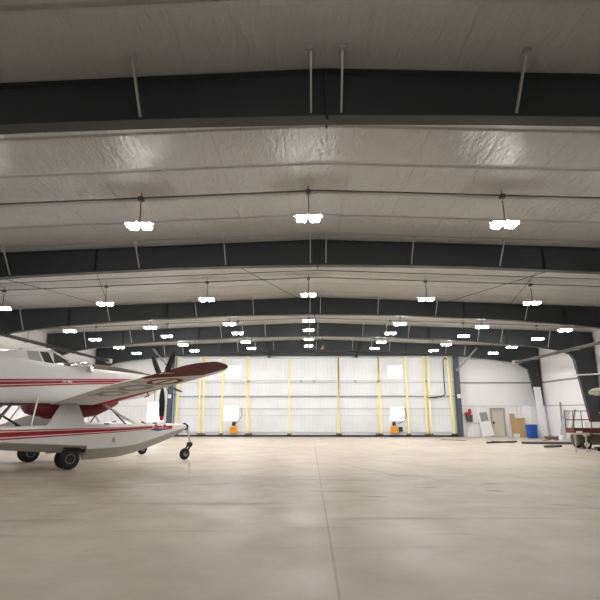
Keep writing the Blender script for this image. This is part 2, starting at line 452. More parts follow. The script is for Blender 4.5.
# posts, header
M['post'] = mat('blue_grey_post_steel', (.075, .085, .10), .5, noise=.1)
for x, side in ((DX0-.33, 'left'), (DX1+.17, 'right')):
    m_ = MB().box(x-.17, x+.17, YB-.62, YB-.60, 0, 6.4).box(x-.17, x+.17, YB-.30, YB-.28, 0, 6.4).box(x-.015, x+.015, YB-.6, YB-.3, 0, 6.4)
    o = m_.build('door_post', M['post'])
    tag(o, 'dark steel post on the %s side of the big white hangar door' % side, 'post')
    bb = MB().box(x-.12, x+.12, YB-.7, YB-.62, 2.85, 3.15).build('post_bracket', M['white_matt'], o)
hb = MB().box(DX0-.15, DX1-.01, YB-.55, YB-.31, DZ+.05, DZ+.35).box(DX0-.15, DX1-.01, YB-.6, YB-.28, DZ+.04, DZ+.08)
tag(hb.build('door_header', M['steel']), 'dark steel beam running across the top of the hangar door', 'beam')
for (x0, z0, x1, z1, m_, lab) in ((-3.54, 7.1, -3.13, 6.05, 'steel', 'dark kicker brace dropping to the door header left of centre'),
                         (4.28, 7.1, 3.72, 6.05, 'steel', 'dark kicker brace dropping to the door header right of centre'),
                         (13.12, 6.7, 11.55, 5.0, 'galvbrace', 'grey diagonal knee brace beside the right door post'),
                         (-12.28, 6.7, -10.85, 5.0, 'galvbrace', 'grey diagonal knee brace beside the left door post behind the propeller')):
    if m_ == 'galvbrace' and m_ not in M: M[m_] = mat('grey_brace_steel', (.22,.23,.24), .5, .2)
    b_ = MB().bar((x0*.975, YB-1.32, z0-.12), (x1*.985, YB-.74, z1), .13, .13)
    b_.box(x1*.985-.14, x1*.985+.14, YB-.80, YB-.64, z1-.12, z1+.1)
    tag(b_.build('knee_brace', M[m_]), lab, 'brace')

# left back wall translucent window
wn = struct(empty('window_1', (0, YB-.002, 0)))
MB().box(-12.5, -11.25, -.012, 0, 1.1, 2.5).build('window_pane', M['day'], wn)
f = MB()
for b in ((-12.56,-11.19,1.04,1.1),(-12.56,-11.19,2.5,2.56),(-12.56,-12.5,1.1,2.5),(-11.25,-11.19,1.1,2.5)): f.box(b[0], b[1], -.03, 0, b[2], b[3])
f.build('window_frame', M['railwhite'], wn)

# ------------------------------------------------------------------ steel frames
YF = [7.03, 15.12, 23.35, 30.42, 37.75]
ORD = ['nearest', 'second nearest', 'third nearest', 'fourth nearest', 'farthest']
PRO = [(0, 6.46), (2.4, 6.43), (4.8, 6.37), (9.6, 6.14), (11, 6.02), (12.4, 5.90), (14.0, 5.72), (15.2, 5.53), (15.75, 5.30)]
COLI = [(15.95, 5.0), (16.14, 3.76), (16.40, 1.92), (16.66, 0)]
BR = {0: [-5.45,-2.67,.05,.53,3.28,6.1], 1: [-9.6,-5.43,-2.65,.06,.56,3.28,6.07,10.3], 2: [-13.85,-9.65,-5.43,-2.66,.07,.57,3.33,6.1,10.35],
      3: [-13.93,-11.09,-9.68,-5.45,-4.11,-2.7,.05,.58,3.36,4.8,6.18,10.45,11.86,14.72], 4: [-11.09,-9.68,-5.45,-4.11,-2.7,.05,.58,3.36,4.8,6.18,10.45,11.86]}
def zbot(d):
    d = abs(d)
    for (a, za), (b, zb) in zip(PRO, PRO[1:]):
        if a <= d <= b: return za + (zb-za)*(d-a)/(b-a)
    return 5.3
def make_frame(i, y):
    e = empty('roof_frame', (RX, y, 0), 0, '%s of the dark steel frames spanning the hangar under the white ceiling' % ORD[i], 'steel frame', 'dark steel roof frames')
    OUT = {1: XR-.1-RX, -1: RX-(XL+.1)}
    web = MB(); fl = MB()
    # continuous rafter
    for s in (-1, 1):
        o = OUT[s]
        poly = [(s*d, z) for d, z in PRO] + [(s*o, 5.30), (s*o, zceil(RX+s*o)-.012), (0, zceil(RX)-.012)]
        web.prism(poly, lambda u, v, t: (u, t, v), -.008, .008)
        pts = [(s*d, z) for d, z in PRO]
        for (a, za), (b, zb) in zip(pts, pts[1:]):
            fl.bar((a, 0, za-.004), (b, 0, zb-.004), .26, .022)
        fl.bar((0, 0, zceil(RX)-.02), (s*o, 0, zceil(RX+s*o)-.02), .26, .016)
        for d in (7.2, 12.0): 
            web.box(s*d-.012, s*d+.012, -.12, .12, zbot(d)+.01, zceil(RX+s*d)-.03)
    web.box(-.02, .02, -.13, .13, 6.38, zceil(RX)-.03)
    r = web.build('rafter', M['steel'], e)
    fl.build('flange', M['flange'], r)
    for s in (-1, 1):
        o = OUT[s]; cm = MB(); k = o-17.2 + (.38 if i == 4 else 0)
        inn = [(s*(d+k), z) for d, z in COLI]
        poly = [(s*15.75, 5.30)] + inn + [(s*o, 0), (s*o, 5.30)]
        cm.prism(poly, lambda u, v, t: (u, t, v), -.008, .008)
        c_ = cm.build('column', M['steel'], e)
        fm = MB(); q = [(s*15.75, 5.30)] + inn
        for (a, za), (b, zb) in zip(q, q[1:]): fm.bar((a, 0, za), (b, 0, zb), .26, .022, up=(1,0,0))
        fm.box(s*o-.011, s*o+.011, -.13, .13, 0, zceil(RX+s*o)-.03)
        fm.box(min(inn[-1][0], s*o)-.05, max(inn[-1][0], s*o)+.05, -.16, .16, 0, .025)
        fm.build('flange', M['flange'], c_)
    for x in BR[i]:
        d = x-RX
        top = zceil(x)-.03; b = MB()
        b.bar((d, -.62, top), (d, -.10, zbot(d)+.06), .055, .03, up=(1,0,0))
        b.box(d-.05, d+.05, -.68, -.56, top-.05, top+.02)
        b.build('flange_brace', M['galv'], e)
    return e
for i, y in enumerate(YF): make_frame(i, y)

for s_, xx, nm in ((1, XR, 'right'), (-1, XL, 'left')):
    a_, b_ = (XR-1.25, XR-.004) if s_ > 0 else (XL+.004, XL+1.25)
    o = struct(MB().box(a_, b_, YF[4]-.2, YB-.004, 0, 2.28).build('wall_corner_%s' % nm, M['wall_x']))
# roof rods (diagonal wind bracing)
def rod(p, q, lab):
    tag(MB().tube([p, q], .011, 6).build('brace_rod', M['rod']), lab, 'rod')
rod((9.6, YF[1]+.15, 6.85), (6.4, YF[2]-.15, 6.95), 'thin diagonal brace rod under the ceiling right of centre, second bay')
rod((7.9, YF[1]+.15, 6.9), (9.6, YF[2]-.15, 6.8), 'thin brace rod crossing another right of centre in the second bay')
rod((-7.2, YF[1]+.15, 6.9), (-9.7, YF[2]-.15, 6.8), 'thin diagonal brace rod under the ceiling left of centre, second bay')
rod((-3.2, YF[1]+.15, 6.98), (-.2, YF[2]-.15, 7.08), 'thin diagonal brace rod near the middle of the second bay')
rod((-12.2, YF[1]+.15, 6.7), (-9.4, YF[2]-.15, 6.8), 'thin diagonal brace rod farthest left in the second bay')

# ------------------------------------------------------------------ lights
LX = [-12.37, -8.2, -4.1, 0, 4.7, 8.87, 13.05]
LY = [-4.9, 3.1, 11.12, 19.14, 24.9, 27.96, 31.64, 34.93]
def zl(x): return 6.40 - .041*abs(x)
def make_light():
    e = empty('high_bay_light', (0, 0, 0))
    h = MB().box(-.35, .35, -.045, .045, .09, .13).box(-.285, -.045, -.18, .18, .056, .10).box(.045, .285, -.18, .18, .056, .10).box(-.31, -.285, -.18, .18, .085, .10).box(.285, .31, -.18, .18, .085, .10)
    h.box(-.012, .012, -.2, .2, .085, .10)
    hs = h.build('housing', M['alum'], e)
    for s in (-1, 1):
        MB().box(s*.165-.112, s*.165+.112, -.17, .17, 0, .055).build('lens', M['lamp'], e, bevel=.02)
    MB().tube([(0,0,.12),(.01,0,.35),(.0,0,.66)], .012, 6).build('cord', M['cable'], e)
    return e
proto = make_light()
first = True
colname = ['farthest left column', 'second column from the left', 'column just left of centre', 'centre column', 'column just right of centre', 'second column from the right', 'farthest right column']
rowname = ['', '', 'first row from the camera', 'second row from the camera', 'third row from the camera', 'fourth row from the camera', 'fifth row from the camera', 'sixth and farthest row']
for r, y in enumerate(LY):
    for c, x in enumerate(LX):
        if r == 0 or (r == 1 and c not in (1, 3, 5)): continue
        if r == 2 and c in (0, 6): continue
        if r == 3 and c == 6: continue
        o = proto if first else copy_tree(proto); first = False
        o.location = (x, y, zl(x))
        o['category'] = 'ceiling light'; o['group'] = 'twin-lens lights hanging from the hangar ceiling'
        if r <= 1: o['label'] = 'twin-lens hanging light behind the camera, %s' % colname[c]
        else: o['label'] = 'lit twin-lens hanging light in the %s, %s' % (rowname[r], colname[c])
# conduits across the ceiling feeding each row
for r, y in enumerate(LY):
    pts = []
    for x in (XL+.3, -12, -8, -4, RX, 4.7, 9, 13, XR-.3): pts.append((x, y, zceil(x)-.14))
    lab = ['behind the camera, far back', 'just behind the camera', 'feeding the first light row', 'feeding the second light row', 'feeding the third light row', 'feeding the fourth light row', 'feeding the fifth light row', 'feeding the farthest light row']
    o = MB().tube(pts, .02, 6)
    for x in LX: o.tube([(x, y, zceil(x)-.14), (x, y, zceil(x))], .012, 5).box(x-.06, x+.06, y-.06, y+.06, zceil(x)-.22, zceil(x)-.12)
    tag(o.build('conduit', M['pipe']), 'thin grey conduit across the ceiling %s' % lab[r], 'conduit', 'ceiling conduits')
pts = [(x, LY[3]-.9, zceil(x)-.10) for x in (XL+.3, -8, RX, 9, XR-.3)]
tag(MB().tube(pts, .016, 6).build('conduit', M['pipe']), 'second thin conduit running beside the one of the second light row', 'conduit')

# small orange beacon hung near the far ridge
e = empty('hanging_beacon', (.95, 33.4, 5.992), 0, 'small dark and orange fixture hanging near the ridge between far lights', 'fixture')
MB().lathe((0,0,.0), (0,0,1), [(0,.05),(.04,.12),(.22,.12),(.28,.05)], 14).build('body', M['brown'], e)
MB().tube([(0,0,.27),(0,0,1.285)], .02, 6).build('rod', M['rod'], e)

# ------------------------------------------------------------------ radiant tube heaters along both walls
def heater(x, z, y0, y1, label):
    e = empty('tube_heater', (x, y0, z), 0, label, 'heater')
    L = y1-y0
    MB().tube([(0,0,0),(0,L,0)], .055, 12).build('heat_tube', M['heat'], e)
    # folded reflector, real sheet thickness
    pr = [(-.15,.0),(-.10,.08),(-.04,.11),(.04,.11),(.10,.08),(.15,.0),(.162,.005),(.108,.092),(.045,.124),(-.045,.124),(-.108,.092),(-.162,.005)]
    m_ = MB()
    n = len(pr)//2
    for a in range(n-1):
        q = [pr[a], pr[a+1], pr[2*n-2-a], pr[2*n-1-a]]
        m_.prism(q, lambda u, v, t: (u, t, v), 0, L)
    m_.build('reflector', M['heat'], e)
    for k in range(int(L//2.6)+1):
        yy = .25 + k*2.6
        if yy > L: break
        top = zceil(x)-z
        MB().tube([(0,yy,.16),(0,yy,top)], .008, 5).build('hanger', M['rod'], e)
        MB().box(-.17,.17,yy-.03,yy+.03,-.07,-.05).build('bracket', M['galv'], e)
    MB().box(-.16, .16, L, L+.5, -.12, .2).build('burner_box', M['frame_grey'], e, bevel=.02)
M['heat'] = mat('steel_heat_tube', (.16,.155,.15), .4, .5)
heater(15.2, 5.34, 9.5, 36.2, 'long grey tube heater hanging along the right wall')
M['heat'] = mat('dark_heat_tube', (.05,.05,.05), .4, .5)
heater(-14.8, 5.47, 9.5, 35.9, 'long dark tube heater hanging along the left wall above the aircraft')

# white pipe near the right wall
e = MB().tube([(17.1, 30.0, 4.05), (17.35, 22, 4.02), (17.35, 12, 4.02)], .04, 8)
e.tube([(16.0, 30.18, 4.02), (17.1, 30.0, 4.05)], .04, 8)
tag(e.build('wall_pipe', M['white']), 'thin white pipe crossing the dark right column near the wall', 'pipe')

# ------------------------------------------------------------------ items along the right back wall
# personnel door
pd = struct(empty('door_2', (14.38, YB-.003, 0)))
MB().box(-.42, .42, -.06, 0, .01, 2.02).build('door_leaf', M['beige'], pd)
f = MB().box(-.53, -.42, -.10, 0, 0, 2.12).box(.42, .53, -.10, 0, 0, 2.12).box(-.53, .53, -.10, 0, 2.02, 2.14)
f.build('door_frame', M['frame_grey'], pd)
MB().box(-.40,-.30,-.11,-.06,.93,1.12).tube([(-.35,-.11,1.02),(-.22,-.12,1.02)], .015, 6).build('door_handle', M['dark'], pd)
MB().box(-.3,.3,-.13,-.06,1.90,1.99).build('door_closer', M['galv'], pd)
# white door leaning on the wall
ld = empty('leaning_door', (13.47, YB-.38, 0.0), 0, 'loose white door with a small grey window leaning against the wall', 'door')
ld.rotation_euler = (math.radians(-8), 0, math.radians(0)); 
T = Matrix.Rotation(math.radians(7), 4, 'Y')
def shear(mb, k=-.14):
    mb.v = [(x + k*z, y, z) for x, y, z in mb.v]; return mb
rotY = lambda mb, a: (setattr(mb, 'v', [tuple(Matrix.Rotation(a, 3, 'Y') @ Vector(p)) for p in mb.v]), mb)[1]
slab = MB().box(-.44, .44, -.022, .022, 0.055, 1.18).box(-.44, -.28, -.022, .022, 1.18, 1.82).box(.28, .44, -.022, .022, 1.18, 1.82).box(-.44, .44, -.022, .022, 1.82, 2.06)
rotY(slab, math.radians(-7)).build('door_leaf', M['white'], ld)
rotY(MB().box(-.28, .28, -.01, .01, 1.18, 1.82), math.radians(-7)).build('window_pane', M['wire_glass'], ld)
rotY(MB().box(-.30,-.26,-.03,-.022,1.16,1.84).box(.26,.30,-.03,-.022,1.16,1.84).box(-.3,.3,-.03,-.022,1.16,1.2).box(-.3,.3,-.03,-.022,1.8,1.84), math.radians(-7)).build('window_frame', M['frame_grey'], ld)

# fire extinguisher / eyewash station
e = empty('hose_station', (12.2, YB-.02, 1.0), 0, 'red and dark grey hose station on the wall right of the door post', 'hose station')
MB().box(-.22, .22, -.22, 0, .12, .62).build('case', M['extgrey'], e, bevel=.02)
MB().box(-.34, .10, -.26, -.02, .62, .80).build('red_shelf', M['extred'], e, bevel=.03)
MB().lathe((.05,-.14,.70), (0,0,1), [(0,.12),(.3,.12),(.38,.04)], 16).build('red_bottle', M['extred'], e)
MB().tube([(-.6,-.08,.62),(-.3,-.1,.60),(-.25,-.1,.3)], .02, 6).build('hose', M['cable'], e)
MB().tube([(.2,-.03,.12),(.3,-.03,0),(1.0,-.03,-.02)], .012, 6).build('cable', M['cable'], e)

# plywood sheets
def sheet(x, wd, h, y, lab, tilt=-8, roll=0, m='ply', t=.018, nm='plywood_sheet', cat='board'):
    o = MB().box(-wd/2, wd/2, -t/2, t/2, 0, h).build(nm, M[m])
    o.location = (x, y, .012); o.rotation_euler = (math.radians(tilt), math.radians(roll), 0)
    return tag(o, lab, cat)
sheet(15.45, .36, 1.70, YB-.30, 'tall narrow plywood sheet leaning on the wall behind the others', -8)
sheet(15.80, .78, 1.36, YB-.42, 'shorter plywood sheet leaning against the taller one', -8)
sheet(16.12, .22, 1.40, YB-.56, 'narrow plywood strip leaning beside the blue bin', -9, 3)
o = MB().box(-.19,.19,-.15,.15,0,.28).build('cardboard_box', M['white_matt'], None, (15.10, 37.2, .0), bevel=.01)
tag(o, 'small white box on the floor in front of the plywood', 'box')
# blue bin
bx = empty('blue_bin', (16.03, 36.8, 0), 0, 'bright blue plastic bin on the floor near the right corner', 'bin')
rr = []
for z, s in ((0,.30),(.04,.32),(.9,.37),(.93,.37)):
    rr.append([(s*1.0*math.copysign(abs(math.cos(a))**.5, math.cos(a)), s*.9*math.copysign(abs(math.sin(a))**.5, math.sin(a)), z) for a in [2*PI*k/24 for k in range(24)]])
MB().loft(rr).build('body', M['blue'], bx, smooth=True)
MB().loft([[(x*1.06, y*1.06, z+dz) for x, y, z in rr[3]] for dz in (-.04, .02)]).build('rim', M['blue'], bx, smooth=True)
# leaning white / metal trims in the corner
def lean(x0, y0, x1, y1, h, wd, t, lab, m='white_matt', nm='metal_trim', cat='trim'):
    o = MB().bar((x0, y0, t), (x1, y1, h), wd, t, up=(0,1,0)).build(nm, M[m]); return tag(o, lab, cat)
lean(16.98, 36.95, 17.05, 37.5, 3.65, .52, .06, 'tall white panel leaning into the far right corner', nm='wall_panel', cat='panel')
lean(17.35, 35.0, 17.45, 35.1, 2.5, .10, .05, 'dark narrow metal strip leaning just right of the tall white panel', 'galvtrim')
lean(16.45, 33.4, 17.2, 33.8, 1.95, .42, .04, 'wide grey metal sheet leaning on the right wall', 'alum', 'metal_sheet', 'sheet')
lean(16.8, 33.0, 17.42, 33.2, 2.0, .10, .06, 'grey metal channel leaning right of the wide metal sheet', 'galvtrim')
# scrap pile pieces
def scrap(lab, fn, m, nm='scrap_piece', cat='scrap'):
    mb = MB(); fn(mb); return tag(mb.build(nm, M[m]), lab, cat)
scrap('low brown pile of scrap boards beside the blue bin', lambda b: [b.box(16.45-.05*k, 17.2-.12*k, 35.1+.1*k, 35.7, .0+.06*k, .06+.06*k) for k in range(3)], 'brown', 'scrap_lumber')
scrap('crumpled black bag in the right corner', lambda b: b.lathe((16.9, 34.6, 0), (0,0,1), [(0,.30),(.1,.34),(.2,.24),(.28,.10)], 9), 'extgrey', 'black_bag', 'bag')
scrap('white bucket at the foot of the leaning metal sheet', lambda b: b.lathe((16.2, 32.9, 0), (0,0,1), [(0,.14),(.02,.16),(.36,.19),(.37,.17)], 18), 'white_matt', 'bucket', 'bucket')
scrap('grey crumpled tarp on the floor before the leaning metal sheet', lambda b: b.lathe((16.1, 31.8, 0), (.0,0,1), [(0,.75),(.08,.6),(.16,.3),(.2,.1)], 9), 'alum', 'tarp', 'tarp')
scrap('brown plank flat on the floor near the right wall', lambda b: b.bar((16.4, 34.2, .03), (17.1, 33.0, .03), .22, .05), 'brown', 'plank', 'plank')
scrap('short brown board lying across the floor by the black bag', lambda b: b.bar((15.4, 33.7, .02), (16.1, 34.3, .02), .16, .035), 'brown', 'short_board', 'board')
scrap('pale grey strip of metal flat on the floor before the white bucket', lambda b: b.bar((14.0, 33.0, .012), (15.2, 32.6, .012), .2, .02), 'alum', 'metal_strip', 'strip')
scrap('orange-brown board at the base of the wall left of the lift', lambda b: b.box(16.9, 17.4, 31.9, 32.4, 0, .22), 'ply', 'wood_block', 'board')
# pipes on floor
def fpipe(p, q, r, lab, m='cable'):
    return tag(MB().tube([(*p, r), (*q, r)], r, 10).build('floor_pipe', M[m]), lab, 'pipe')
fpipe((10.65, 30.7), (12.9, 31.9), .05, 'black pipe on the floor in front of the leaning white door')
fpipe((11.3, 31.75), (12.5, 31.25), .045, 'short black offcut lying behind the first black pipe')
fpipe((12.7, 30.2), (15.7, 30.0), .075, 'long dark grey pipe on the floor in front of the blue bin', 'steelpipe') if 'steelpipe' in M else None
M['steelpipe'] = mat('dark_grey_pipe', (.09,.09,.09), .5, .2)
fpipe((12.55, 30.3), (15.9, 29.9), .07, 'long dark grey pipe on the floor in front of the blue bin', 'steelpipe')
fpipe((14.3, 31.6), (16.1, 31.0), .03, 'thin grey pipe on the floor behind the long one', 'steelpipe')
fpipe((12.5, 27.35), (13.6, 27.75), .06, 'dark pipe on the floor with one end under the platform lift', 'steelpipe')
fpipe((8.9, 34.6), (10.3, 33.6), .015, 'thin dark cable scrap on the floor near the right door post')

# ------------------------------------------------------------------ platform lift
lf = empty('platform_lift', (15.38, 26.6, 0), math.radians(-9), 'old maroon railed scissor platform lift at the right edge', 'platform lift')
LW, LD = 1.55, .62
d = MB().box(-LW-.15, LW, -LD, LD, .80, .86).box(-LW-.15, LW, -LD-.02, -LD, .78, 1.02).box(-LW-.15, LW, LD, LD+.02, .78, 1.02).box(-LW-.17, -LW-.15, -LD, LD, .78, 1.02).box(LW, LW+.02, -LD, LD, .78, 1.02)
deck = d.build('deck', M['maroon'], lf)
MB().box(-LW-.08, -LW+.22, -LD-.03, -LD-.02, .80, .90).build('deck_sign', M['white_matt'], deck)
def textobj(body, size, mat_, parent, M4, name, bold=0, ext=.003):
    cu = bpy.data.curves.new(name, 'FONT'); cu.body = body; cu.size = size; cu.extrude = ext; cu.offset = bold; cu.align_x = 'LEFT'
    t = bpy.data.objects.new(name, cu); C.objects.link(t)
    bpy.context.view_layer.update()
    me = bpy.data.meshes.new_from_object(t.evaluated_get(bpy.context.evaluated_depsgraph_get()))
    bpy.data.objects.remove(t); me.name = name
    me.transform(M4); me.materials.clear(); me.materials.append(mat_)
    o = bpy.data.objects.new(name, me); C.objects.link(o); o.parent = parent
    return o
RX90 = Matrix.Rotation(PI/2, 4, 'X')
lt = MB()
for x, w_, h_ in ((.05,.06,.07),(.13,.05,.06),(.20,.06,.07),(.34,.03,.06),(.46,.06,.07),(.54,.05,.06),(.61,.06,.07),(.69,.05,.07)):
    lt.box(x, x+w_, -LD-.026, -LD-.02, .87, .87+h_)
lt.build('deck_lettering', M['lettwhite'], deck)
for z in (1.45, 1.90):
    r = MB()
    for y in (-LD, LD): r.tube([(-LW-.13, y, z), (LW, y, z)], .022, 6)
    for x in (-LW-.13, LW): r.tube([(x, -LD, z), (x, LD, z)], .022, 6)
    r.build('guard_rail', M['maroon'], lf)
for x in (-LW-.13, -LW*.55, -LW*.0+.1, LW*.55, LW):
    for y in (-LD, LD): MB().tube([(x, y, .86), (x, y, 1.92)], .022, 6).build('rail_post', M['maroon'], lf)
ch = MB().box(-LW+.05, LW-.1, -.52, .52, .22, .52).box(-LW+.25, LW-.2, -.45, .45, .52, .60)
ch.build('chassis', M['olivebody'], lf, bevel=.03)
for k in range(2):
    for y in (-.36, .36):
        s1 = MB().bar((-LW+.3, y, .56+.07*k), (LW-.3, y, .74-.0*k), .05, .07, up=(0,0,1)).bar((-LW+.3, y+.05, .74), (LW-.3, y+.05, .58), .05, .07)
        if k == 0: s1.build('scissor_arm', M['olivebody'], lf)
for x in (-LW+.35, LW-.45):
    for y in (-.60, .60):
        wh = MB().lathe((x, y-.09, .24), (0,1,0), [(0,.12),(0,.20),(.03,.24),(.15,.24),(.18,.20),(.18,.12)], 22).build('wheel', M['black'], lf, smooth=True)
        MB().lathe((x, y-.10, .24), (0,1,0), [(0,.05),(.0,.12),(.02,.14),(.18,.14),(.2,.12),(.2,.05)], 18).build('hub', M['beige'], wh, smooth=True)
MB().box(-LW+.0, -LW+.3, -.5, .5, .18, .78).build('battery_box', M['olivebody'], lf, bevel=.02)
MB().box(-.1, 1.3, -.60, -.5, .16, .62).build('side_panel', M['olivebody'], lf, bevel=.02)
# ladder and white pail standing on the lift
sl = empty('step_ladder', (15.45, 26.6, .862), math.radians(-9), 'small dark step ladder standing on the lift platform', 'ladder')
m_ = MB()
for y in (-.22, .22): m_.bar((-.24, y, 0), (-.03, y, .92), .04, .03)
m_.build('front_rails', M['dark'], sl)
m_ = MB()
for y in (-.2, .2): m_.bar((.28, y, 0), (.03, y, .92), .03, .03)
m_.build('rear_rails', M['dark'], sl)
for k in range(3):
    t = .25+.27*k; MB().box(-.24+.21*t-.05, -.24+.21*t+.05, -.21, .21, .92*t-.012, .92*t+.012).build('step', M['alum'], sl)
MB().box(-.14, .14, -.24, .24, .92, .97).build('top_cap', M['white_matt'], sl)
# white sheet behind the lift
tag(MB().box(16.05, 17.5, 29.7, 29.74, 0.0, 1.28).build('white_board', M['white']), 'white board standing at the foot of the dark right column', 'board')
# trestle in front
ts = empty('saw_trestle', (12.95, 24.5, 0), math.radians(-8), 'grey metal trestle with splayed legs standing before the lift', 'trestle')
MB().box(-.42, .42, -.05, .05, .80, .88).build('top_bar', M['beige'], ts)
for x in (-.24, .24):
    for s in (-1, 1): MB().bar((x-.02*s, 0, .82), (x-.13+.24*(s>0), s*.32, .0), .045, .045).build('leg', M['frame_grey'], ts)
    MB().bar((x-.06, -.16, .4), (x+.03, .16, .4), .03, .03).build('brace', M['frame_grey'], ts)
# low dark dolly at the right edge
dl = empty('dolly', (14.6, 25.0, 0), math.radians(0), 'low dark dolly on the floor at the right edge before the lift', 'dolly')
MB().box(-.6, .9, -.3, .3, .14, .20).build('deck', M['dark'], dl)
for x in (-.45, .75):
    for y in (-.22, .22): MB().lathe((x, y-.025, .07), (0,1,0), [(0,.04),(0,.07),(.05,.07),(.05,.04)], 14).build('caster', M['black'], dl)

# ------------------------------------------------------------------ parked light aircraft, mostly outside the frame on the right
la = empty('light_aircraft', (12.38, 13.8, 0), 0, 'parked light aircraft of which only the pale wing tip shows at the right edge', 'aircraft')
def airfoil(le, te, zb, th, n=12):
    """flat-bottomed section: ring of (x, z) from the leading edge over the top and back underneath."""
    c = le-te; out = []
    us = [.5-.5*math.cos(PI*k/n) for k in range(n+1)]
    top = lambda u: th*(.30+.70*min(1, (u/.3))**.5 if u < .3 else 1-.97*((u-.3)/.7)**1.7)
    bot = lambda u: th*.30*max(0, 1-u/.05)**1.6
    for u in us: out.append((le-u*c, zb+(top(u) if u > 0 else .30*th)))
    for u in reversed(us[1:-1]): out.append((le-u*c, zb+bot(u)))
    return out
wg = MB(); rings = []
for x, ch_, zb, th in ((-4.62,.12,2.46,.03),(-4.58,.45,2.41,.10),(-4.45,.8,2.36,.17),(-4.15,1.1,2.32,.23),(-3.6,1.25,2.30,.25),(0,1.4,2.28,.26),(3.6,1.25,2.30,.25),(4.15,1.1,2.32,.23),(4.45,.8,2.36,.17),(4.58,.45,2.41,.10),(4.62,.12,2.46,.03)):
    rings.append([(x, -(cx), z) for cx, z in airfoil(ch_*.4, -ch_*.6, zb, th)])
wg.loft(rings).build('wing', M['wingsilver'], la, smooth=True)
rings = []
for y, hw, z0, z1 in ((-2.3,.1,1.35,1.6),(-2.1,.4,1.1,1.85),(-1.1,.5,.95,2.05),(-.6,.55,.9,2.33),(.9,.55,.9,2.33),(1.8,.42,1.1,2.1),(5.0,.1,1.5,1.8)):
    rings.append([(hw*math.copysign(abs(math.cos(a))**.6, math.cos(a)), y, (z0+z1)/2+(z1-z0)/2*math.copysign(abs(math.sin(a))**.6, math.sin(a))) for a in [2*PI*k/20 for k in range(20)]])
MB().loft(rings).build('fuselage', M['white'], la, smooth=True)
MB().prism([(4.1,1.75),(5.1,1.75),(5.3,2.9),(4.9,2.9)], lambda u, v, t: (t, u, v), -.03, .03).build('fin', M['white'], la)
MB().box(-1.6,1.6,4.3,5.0,1.70,1.76).build('tailplane', M['white'], la, bevel=.02)
for s in (-1, 1):
    MB().bar((s*.5, -.1, 1.0), (s*2.4, -.1, 2.32), .10, .04).build('wing_strut', M['white'], la)
    MB().bar((s*.4, .3, 1.0), (s*1.1, .3, .22), .10, .04).build('gear_leg', M['white'], la)
    MB().lathe((s*1.12-.07, .3, .2), (1,0,0), [(0,.1),(0,.17),(.03,.2),(.11,.2),(.14,.17),(.14,.1)], 20).build('wheel', M['black'], la, smooth=True)
MB().tube([(0,-1.7,1.0),(0,-1.75,.2)], .04, 8).build('gear_leg', M['dark'], la)
MB().lathe((-.06, -1.75, .18), (1,0,0), [(0,.1),(0,.15),(.03,.18),(.09,.18),(.12,.15),(.12,.1)], 20).build('wheel', M['black'], la, smooth=True)

# ------------------------------------------------------------------ float plane (local x = heading, y = port, z = up)
ac = empty('float_plane', (-9.45, 18.35, 0), math.radians(46), 'red and white amphibious float plane standing at the left with its propeller to the right', 'aircraft')
def ring_se(x, hw, z0, z1, n=32, e=.58, et=None):
    out = []
    for k in range(n):
        a = 2*PI*k/n; c, s = math.cos(a), math.sin(a)
        out.append((x, hw*math.copysign(abs(c)**e, c), (z0+z1)/2+(z1-z0)/2*math.copysign(abs(s)**e, s)))
    return out
FS = [(-6.9,.05,2.55,2.85),(-6.6,.14,2.35,3.0),(-5,.30,2.18,3.32),(-3.4,.47,2.10,3.60),(-2.2,.58,2.08,3.78),(-1.3,.62,2.08,3.82),(-.3,.64,2.08,3.72),(.4,.64,2.10,3.70),
      (1.2,.62,2.13,3.70),(2.0,.58,2.2,3.66),(3.0,.50,2.36,3.54),(3.7,.42,2.52,3.43),(4.05,.34,2.66,3.36),(4.22,.26,2.78,3.30)]
MB().loft([ring_se(*f) for f in FS]).build('fuselage', M['fus'], ac, smooth=True)
# turtle deck behind the cabin
MB().loft([ring_se(x, hw, z0, z1, 20, .8) for x, hw, z0, z1 in ((-5.2,.06,3.1,3.35),(-3.5,.25,3.3,3.75),(-2.1,.40,3.4,3.98),(-1.3,.46,3.4,4.08))]).build('turtle_deck', M['white'], ac, smooth=True)
# belly pod
bp = [(-.98,.34,1.95,2.2),(-.85,.44,1.80,2.2),(-.2,.46,1.62,2.2),(.9,.46,1.62,2.2),(1.55,.42,1.72,2.25),(2.1,.34,1.98,2.35),(2.4,.2,2.15,2.4)]
MB().loft([ring_se(x, hw, z0, z1, 20, .55) for x, hw, z0, z1 in bp]).build('belly_tank', M['red'], ac, smooth=True)
# cabin: side facets
def cab(x, top, bw=.54, tw=.34, z0=3.45):
    return [(x,-bw,z0),(x,-tw,top-.08),(x,-tw*.55,top),(x,tw*.55,top),(x,tw,top-.08),(x,bw,z0)]
cr = [cab(-1.35, 4.10), cab(-.95, 4.16), cab(-.42, 4.16), [(.45,-.50,3.45),(.38,-.36,3.66),(.40,-.2,3.70),(.40,.2,3.70),(.38,.36,3.66),(.45,.50,3.45)]]
cabin = MB().loft(cr).build('cabin', M['white'], ac)
def inset(quad, k=.0):
    c = sum((Vector(q) for q in quad), Vector())/len(quad)
    return c
def pane(quad, name, m_, par, off=.012, shrink=.86):
    q = [Vector(p) for p in quad]; c = sum(q, Vector())/len(q)
    n = (q[1]-q[0]).cross(q[2]-q[1]).normalized()
    ctr = Vector((c.x, 0, 3.6)) 
    if n.dot(c-ctr) < 0: n = -n
    inner = [c+(p-c)*shrink for p in q]
    vs = [p+n*off for p in inner]+[p-n*.01 for p in inner]; k = len(q)
    fs = [tuple(range(k)), tuple(range(2*k-1, k-1, -1))]+[(i,(i+1)%k,(i+1)%k+k,i+k) for i in range(k)]
    return MB().add(vs, fs).build(name, M[m_], par)
